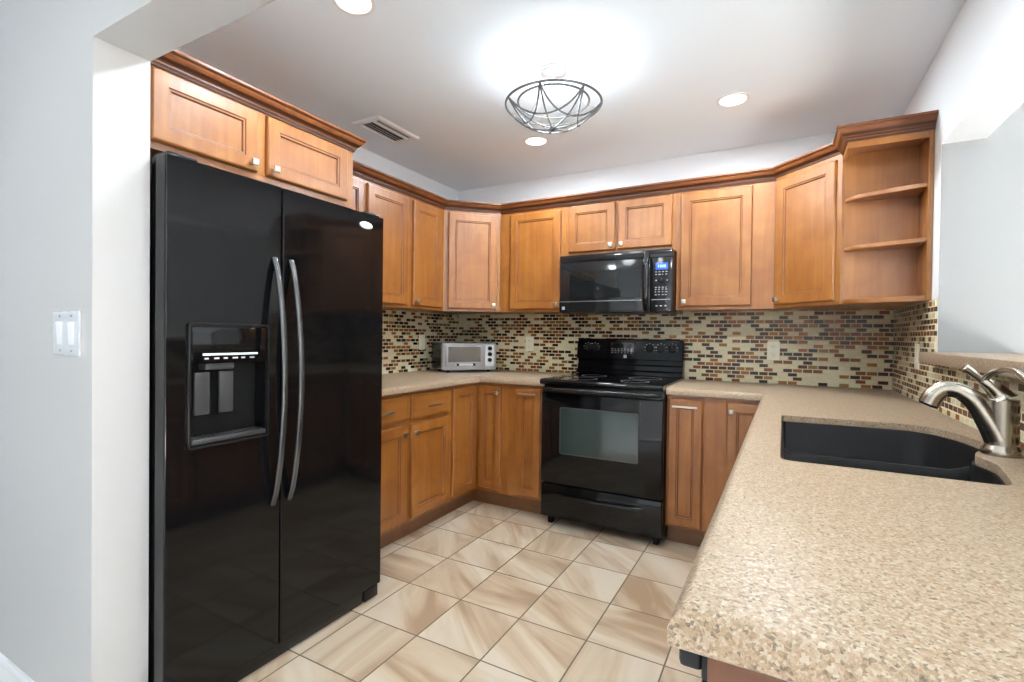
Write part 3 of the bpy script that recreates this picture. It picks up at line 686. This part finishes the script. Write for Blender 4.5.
b = B().loft([[(x, 0.0030, z) for x, z in rrect(0.127, 0.618, 0.466, 0.758, 0.012)], [(x, 0.0015, z) for x, z in rrect(0.127, 0.618, 0.466, 0.758, 0.012)], [(x, 0.0015, z) for x, z in rrect(0.134, 0.611, 0.473, 0.751, 0.010)], [(x, 0.0035, z) for x, z in rrect(0.134, 0.611, 0.473, 0.751, 0.010)]], False, False)
obj('window_border', b, GREYP, od)
pts = [(0.018 + 0.72 * i / 24, 0.010 - 0.042 * min(1, math.sin(PI * i / 24) * 4), 0.868 - 0.0 * i) for i in range(25)]
obj('handle', B().tube(pts, 0.015, 12, flat=0.85).box((0.002, 0.012, 0.8425), (RW - 0.002, 0.044, 0.860), 0.003), BLACK_S, od, angle=60)
ck = B().loft([[(x, y, z) for y, z in ((0.685, 0.894), (0.0, 0.894), (-0.010, 0.899), (-0.014, 0.910), (-0.010, 0.921), (0.0, 0.926), (0.015, 0.9275), (0.60, 0.9275), (0.685, 0.932))] for x in (-0.0055, RW + 0.0005)])
ct = obj('cooktop', ck, BLACK, r, angle=50)
for (bx_, by_, br_) in ((0.20, 0.17, 0.105), (0.55, 0.17, 0.085), (0.20, 0.43, 0.085), (0.55, 0.43, 0.105)):
    obj('burner_ring', B().lathe([(br_, 0.0), (br_, 0.0006), (br_ - 0.004, 0.0006), (br_ - 0.004, 0.0)], (bx_, by_, 0.9274), 48), MARK_D, ct)
# backguard: lower apron plus a rounded control panel that leans forward
bgd = obj('backguard', B().loft([[(x, y, z) for y, z in ((0.69, 0.9325), (0.60, 0.9325), (0.603, 0.955), (0.625, 0.965), (0.628, 0.995), (0.640, 1.005), (0.640, 1.036), (0.69, 1.10))] for x in (0.002, RW - 0.002)]), BLACK, r, angle=20)
def rtop(x0, x1, z0, z1, q, n=6):
    P = [(x0, z0), (x1, z0)]
    for i in range(n + 1): a_ = PI/2 * i / n; P.append((x1 - q + q * math.cos(a_), z1 - q + q * math.sin(a_)))
    for i in range(n + 1): a_ = PI/2 + PI/2 * i / n; P.append((x0 + q + q * math.cos(a_), z1 - q + q * math.sin(a_)))
    return P
def lean(z): return 0.605 + 0.022 * (z - 1.036) / 0.145
cp = [[(x, 0.69, z) for x, z in rtop(-0.002, RW + 0.002, 1.036, 1.184, 0.035)], [(x, lean(z) + 0.008, z) for x, z in rtop(-0.002, RW + 0.002, 1.036, 1.184, 0.035)], [(x, lean(z), z) for x, z in rtop(0.006, RW - 0.006, 1.042, 1.176, 0.028)]]
cpo = obj('control_panel', B().loft(cp), BLACK, r, angle=30)
for kx in (0.087, 0.140, 0.533, 0.610, 0.686):
    z_ = 1.120; k_ = obj('control_knob', B().lathe([(0.028, 0.0), (0.028, 0.004), (0.021, 0.007), (0.018, 0.022), (0.015, 0.025)], (0, 0, 0), 24, 'y').box((-0.004, -0.030, -0.020), (0.004, -0.020, 0.020), 0.0015), BLACK_S, cpo, (kx, lean(z_) - 0.0005, z_), angle=40)
    b = B()
    for q in range(9):
        a_ = math.radians(-60 + 300 * q / 8); b.box((0.034 * math.cos(a_) - 0.0022, -0.0012, 0.034 * math.sin(a_) - 0.0022), (0.034 * math.cos(a_) + 0.0022, 0.0, 0.034 * math.sin(a_) + 0.0022))
    obj('dial_marking', b, MARK, k_, (0, -0.0002, 0), smooth=False)
obj('clock_panel', B().box((0.255, lean(1.12) - 0.0065, 1.075), (0.425, lean(1.12) + 0.004, 1.160), 0.002), BGLASS, cpo)
obj('display', B().box((0.325, lean(1.15) - 0.0095, 1.135), (0.365, lean(1.15) + 0.0, 1.150)), GREEN, cpo, smooth=False, label='small green clock display')
b = B(); random.seed(3)
for i in range(7):
    for j in range(3): b.box((0.265 + i * 0.0225, lean(1.12) - 0.0075, 1.083 + j * 0.014), (0.265 + i * 0.0225 + random.uniform(0.007, 0.015), lean(1.12) - 0.006, 1.087 + j * 0.014))
obj('button_print', b, MARK_D, cpo, smooth=False)
b = B().box((0.352, lean(1.06) - 0.002, 1.050), (0.374, lean(1.06) + 0.004, 1.072), 0.001)
obj('logo_badge', b, MARK_M, cpo, label='small square pale badge')

# ------------------------------------------------------------------ microwave
r = thing('microwave', 'black over-the-range microwave with blue display', 'microwave', (1.1400, -0.410, 1.356))
MW_, MH = 0.7455, 0.388
obj('body', B().box((0.001, 0.036, 0.0), (MW_ - 0.001, 0.400, MH), 0.003), BLACK_S, r)
obj('top_vent', B().box((0.0, 0.0, MH - 0.048), (MW_, 0.0355, MH), 0.004), MWGLOSS, r)
md = obj('door', B().box((0.0, 0.0, 0.002), (0.612, 0.0355, MH - 0.049), 0.004), MWGLOSS, r)
obj('door_window', B().loft(rplate(0.072, 0.553, 0.095, 0.275, 0.006, 0.004, -0.001)), BGLASS, md, angle=30)
obj('trim_strip', B().box((0.004, -0.0022, 0.074), (0.565, 0.003, 0.079)), STEEL, md, smooth=False, label='thin silver strip')
pts = [(0.590, 0.006 - 0.046 * min(1, math.sin(PI * i / 20) * 1.8), 0.012 + 0.360 * i / 20) for i in range(21)]
obj('handle', B().tube(pts, 0.019, 14, flat=0.55, up=(0, -1, 0)), MWGLOSS, md, angle=60)
b = B()
b.box((0.018, -0.0015, 0.022), (0.040, 0.002, 0.044), 0.001)
obj('logo_badge', b, MARK_M, md, label='small square pale badge')
mp_ = obj('control_panel', B().box((0.614, 0.0, 0.002), (MW_, 0.0355, MH - 0.049), 0.004), MWGLOSS, r)
obj('display', B().box((0.645, -0.0022, 0.262), (0.718, 0.002, 0.304), 0.001), BLUE, mp_, label='blue lit display')
b = B()
for i, w_ in enumerate((0.006, 0.009, 0.009, 0.009)): b.box((0.660 + i * 0.0125, -0.0030, 0.275), (0.660 + i * 0.0125 + w_, -0.002, 0.291))
obj('display_digits', b, BLUEL, mp_, smooth=False)
obj('dial', B().lathe([(0.017, 0.0), (0.017, 0.010), (0.014, 0.012)], (0.682, 0.001, 0.196), 28, 'y'), BLACK_S, mp_, angle=40)
b = B(); random.seed(5)
for zz in (0.246, 0.230, 0.150, 0.138, 0.122, 0.104):
    for i in range(4): x_ = 0.642 + i * 0.021; b.box((x_, -0.0012, zz), (x_ + random.uniform(0.007, 0.013), 0.001, zz + 0.005))
for x_ in (0.645, 0.712): b.box((x_, -0.0012, 0.192), (x_ + 0.008, 0.001, 0.199))
for i in range(3): b.box((0.648 + i * 0.026, -0.0012, 0.034), (0.648 + i * 0.026 + 0.012, 0.001, 0.041))
obj('button_print', b, MARK_M, mp_, smooth=False)
obj('trim_strip', B().box((0.622, -0.0022, 0.074), (0.735, 0.003, 0.079)), STEEL, mp_, smooth=False, label='thin silver strip')
obj('lamp_cover', B().box((0.25, 0.10, -0.003), (0.50, 0.22, 0.0005)), GREYP, r, smooth=False)

# ------------------------------------------------------------------ toaster oven
TA = math.radians(54)
r = thing('toaster_oven', 'silver toaster oven on the counter in the tiled corner', 'toaster oven', (0.385, -0.375, CT + 0.0006), TA)
TW, TH_, TD = 0.440, 0.205, 0.27
obj('body', B().loft([[(x, y, z) for x, z in rrect(-TW/2, TW/2, 0.016, TH_ + 0.016, q, 4)] for y, q in ((TD, 0.02), (0.012, 0.02))]), BLACK_S, r, angle=40)
obj('front_frame', B().loft([[(x, 0.0115, z) for x, z in rrect(-TW/2 - 0.002, TW/2 + 0.002, 0.014, TH_ + 0.018, 0.018)], [(x, -0.001, z) for x, z in rrect(-TW/2 - 0.002, TW/2 + 0.002, 0.014, TH_ + 0.018, 0.018)], [(x, -0.006, z) for x, z in rrect(-TW/2 + 0.004, TW/2 - 0.004, 0.020, TH_ + 0.012, 0.014)]]), STEEL, r, angle=30)
td = obj('door', B().loft(rplate(-0.195, 0.105, 0.045, 0.208, 0.008, -0.0055, -0.014, 0.003)), STEEL, r, angle=30)
obj('door_window', B().loft(rplate(-0.175, 0.085, 0.078, 0.194, 0.004, -0.0135, -0.0155)), TOGLASS, td, angle=30)
hd = obj('handle', B().box((-0.125, -0.036, 0.052), (0.040, -0.028, 0.066), 0.003), PALE, td)
for x_ in (-0.115, 0.016): obj('bracket', B().box((x_, -0.0375, 0.050), (x_ + 0.020, -0.013, 0.068), 0.002), BLACK_M, hd, label='black handle bracket')
obj('control_strip', B().loft(rplate(0.128, 0.200, 0.045, 0.208, 0.008, -0.0055, -0.008, 0.001)), PALE, r, angle=30)
for z_ in (0.182, 0.137, 0.092): obj('control_knob', B().lathe([(0.017, 0), (0.015, 0.014), (0.012, 0.016)], (0.163, -0.0075, z_), 20, 'y'), BLACK_S, r)
for x_ in (-0.18, 0.15):
    for y_ in (0.02, 0.22): obj('foot', B().lathe([(0.012, 0), (0.013, 0.0165)], (x_ + 0.015, y_, 0), 12), BLACK_M, r)

# ------------------------------------------------------------------ outlets and switches
def plate(name, label, loc, rz, kind, M, w=0.072, h=0.118):
    r = thing(name, label, 'outlet' if 'outlet' in name else 'switch', loc, rz)
    obj('cover_plate', B().loft(rplate(-w/2, w/2, -h/2, h/2, 0.005, -0.0004, -0.006, 0.002)), M, r, angle=30)
    if kind == 'duplex':
        for s_ in (-1, 1):
            rc = obj('receptacle', B().loft(rplate(-0.017, 0.017, s_ * 0.026 - 0.014, s_ * 0.026 + 0.014, 0.008, -0.0055, -0.0078)), M, r, angle=30)
            b = B()
            for x_ in (-0.007, 0.006): b.box((x_ - 0.001, -0.0084, s_ * 0.026 - 0.002), (x_ + 0.001, -0.0076, s_ * 0.026 + 0.007))
            b.lathe([(0.0022, 0), (0.0022, 0.0006)], (0, -0.0077, s_ * 0.026 - 0.008), 10, 'y')
            obj('slot', b, BLACK_M, rc, smooth=False)
    elif kind == 'rocker':
        obj('rocker', B().loft(rplate(-0.0165, 0.0165, -0.033, 0.033, 0.003, -0.0055, -0.009)), M, r, angle=30)
    obj('screw', B().lathe([(0.003, 0), (0.003, 0.001)], (0, -0.0058, 0.0 if kind == 'duplex' else 0.048), 12, 'y'), M, r)
    return r
plate('outlet', 'almond outlet plate on the mosaic between the toaster oven and range', (0.715, -TT - 0.0002, 1.132), 0, 'duplex', CREAMP)
plate('outlet', 'almond outlet plate on the mosaic right of the range', (2.435, -TT - 0.0002, 1.122), 0, 'duplex', CREAMP)
plate('wall_switch', 'almond switch plate on the mosaic beside the toaster oven, nearer the fridge', (TT + 0.0002, -0.485, 1.138), PI/2, 'rocker', CREAMP)
plate('wall_switch', 'almond switch plate on the side mosaic just before the bar ledge', (W - TT - 0.0002, -0.600, 1.125), -PI/2, 'rocker', CREAMP)
r = thing('light_switch', 'shiny metal two-gang light switch plate on the white entry wall', 'switch', (0.670, JY0 - 0.0004, 1.190))
obj('cover_plate', B().loft(rplate(-0.084, 0.084, -0.064, 0.064, 0.003, 0.0, -0.008, 0.003)), FOIL, r, angle=30)
for x_ in (-0.038, 0.038):
    obj('rocker', B().loft([[(x_ - 0.017, -0.0075, -0.033), (x_ + 0.017, -0.0075, -0.033), (x_ + 0.017, -0.0075, 0.033), (x_ - 0.017, -0.0075, 0.033)], [(x_ - 0.016, -0.0085, -0.032), (x_ + 0.016, -0.0085, -0.032), (x_ + 0.016, -0.0125, 0.032), (x_ - 0.016, -0.0125, 0.032)]]), TRIMW, r, smooth=False)
    for z_ in (-0.05, 0.05): obj('screw', B().lathe([(0.0035, 0), (0.003, 0.0012)], (x_, -0.0079, z_), 12, 'y'), STEEL, r)

# ------------------------------------------------------------------ ceiling: vent, recessed lamps, cage light
r = thing('ceiling_vent', 'white louvered air vent in the ceiling above the upper cabinets', 'vent', (0.350, -1.255, H))
def rect(x, y, z): return [(-x, -y, z), (x, -y, z), (x, y, z), (-x, y, z)]
obj('vent_frame', B().loft([rect(0.105, 0.180, -0.0005), rect(0.105, 0.180, -0.004), rect(0.095, 0.170, -0.012), rect(0.072, 0.147, -0.012), rect(0.072, 0.147, -0.001)], False, False), TRIMW, r, smooth=False)
obj('duct', B().box((-0.0715, -0.1465, -0.0025), (0.0715, 0.1465, -0.0006)), DARK, r, smooth=False)
obj('damper_bar', B().box((0.022, -0.1465, -0.0115), (0.038, 0.1465, -0.003)), TRIMW, r, smooth=False)
for i in range(4):
    x_ = (-0.060, -0.038, -0.016, 0.052)[i]
    obj('louver', B().loft([[(x_ - 0.004, y, -0.003), (x_ - 0.0025, y, -0.003), (x_ + 0.010, y, -0.0105), (x_ + 0.0085, y, -0.0115)] for y in (-0.146, 0.146)]), TRIMW, r, smooth=False)
def recessed(x, y, label):
    r = thing('recessed_light', label, 'light', (x, y, H), 0, 'recessed ceiling lights')
    obj('trim_ring', B().lathe([(0.080, -0.0004), (0.080, -0.003), (0.068, -0.006), (0.064, -0.004), (0.064, -0.0004)], (0, 0, 0), 40), TRIMW, r, angle=50)
    obj('lens', B().lathe([(0.0635, -0.0006), (0.0635, -0.0035), (0.001, -0.0045)], (0, 0, 0), 40), LAMPM, r, angle=60, label='glowing white lens')
    l_ = area('recessed_lamp', (x, y, H - 0.012), (0, 0, 0), 0.12, 0.12, LAMP_W, LAMP_C, 'DISK')
    return r
recessed(2.237, -0.723, 'recessed ceiling light above the right back corner cabinets')
recessed(1.085, -0.694, 'recessed ceiling light just behind the wire cage fixture')
recessed(1.055, -2.190, 'recessed ceiling light in front of the fridge cabinet, at the top edge of the picture')
recessed(2.237, -2.190, 'added recessed ceiling light over the peninsula, out of view above')  # unseen fixture added to light the peninsula counter
for (x, y) in ((0.55, -3.95), (4.6, -2.6)):
    area('room_fill', (x, y, H - 0.012), (0, 0, 0), 0.16, 0.16, ROOM_FILL_W, LAMP_C, 'DISK')  # added fill lights in the adjoining room, without fixtures
LX, LY = 1.525, -1.410
r = thing('ceiling_light', 'semi-flush ceiling light with a curved wire cage bowl', 'light', (LX, LY, H))
obj('canopy', B().lathe([(0.062, -0.0005), (0.064, -0.012), (0.060, -0.020), (0.045, -0.026), (0.014, -0.030), (0.012, -0.045)], (0, 0, 0), 36), CANOPY, r, angle=40)
RR, ZT, DP = 0.222, -0.160, 0.110     # ring radius, ring height, bowl depth
obj('rim_ring', B().tube([(RR * math.cos(2 * PI * i / 64), RR * math.sin(2 * PI * i / 64), ZT) for i in range(64)], 0.0055, 10, True), WIRE, r, angle=60)
obj('inner_ring', B().tube([(0.165 * math.cos(2 * PI * i / 56), 0.165 * math.sin(2 * PI * i / 56), ZT + 0.012) for i in range(56)], 0.005, 10, True), WIRE, r, angle=60)
Rs = (RR * RR + DP * DP) / (2 * DP); zc = ZT - DP + Rs
def on(u, v_): # point of the bowl at plan position u, v
    rad2 = min(u * u + v_ * v_, RR * RR); return (u, v_, zc - math.sqrt(Rs * Rs - rad2))
NP = 7; AV = math.atan2(F_.y, F_.x)
ang = [AV - PI/2 + math.radians(-7 + 360 / NP * k) for k in range(NP)]
for k in range(NP):
    a0 = ang[k]; a1 = ang[(k + 2) % NP]
    p, q = Vector((RR * math.cos(a0), RR * math.sin(a0))), Vector((RR * math.cos(a1), RR * math.sin(a1)))
    pts = [on(*(p * (1 - t) ** 2 + ((p + q) * 0.30) * 2 * t * (1 - t) + q * t * t)) for t in [i / 26 for i in range(27)]]
    obj('cage_wire', B().tube(pts, 0.0042, 8), WIRE, r, angle=60)
    pts = [on(p.x * (1 - t), p.y * (1 - t)) for t in [i / 16 for i in range(17)]]
    obj('cage_rib', B().tube(pts, 0.0038, 8), WIRE, r, angle=60)
for k in range(3):
    a0 = ang[0] + 2 * PI * k / 3 + 0.3
    obj('hanger_rod', B().tube([(0.012 * math.cos(a0), 0.012 * math.sin(a0), -0.035), (0.165 * math.cos(a0), 0.165 * math.sin(a0), ZT + 0.012), (RR * math.cos(a0), RR * math.sin(a0), ZT)], 0.0028, 8), CANOPY, r, angle=60)
obj('finial', B().lathe([(0.016, ZT - DP + 0.003), (0.014, ZT - DP - 0.006), (0.004, ZT - DP - 0.012)], (0, 0, 0), 16), WIRE, r)
lt = bpy.data.lights.new('cage_lamp', 'POINT'); lt.energy = CAGE_W; lt.shadow_soft_size = 0.10; lt.color = LAMP_C
lo2 = bpy.data.objects.new('cage_lamp', lt); COL.objects.link(lo2); lo2.location = (LX, LY, H - 0.21)
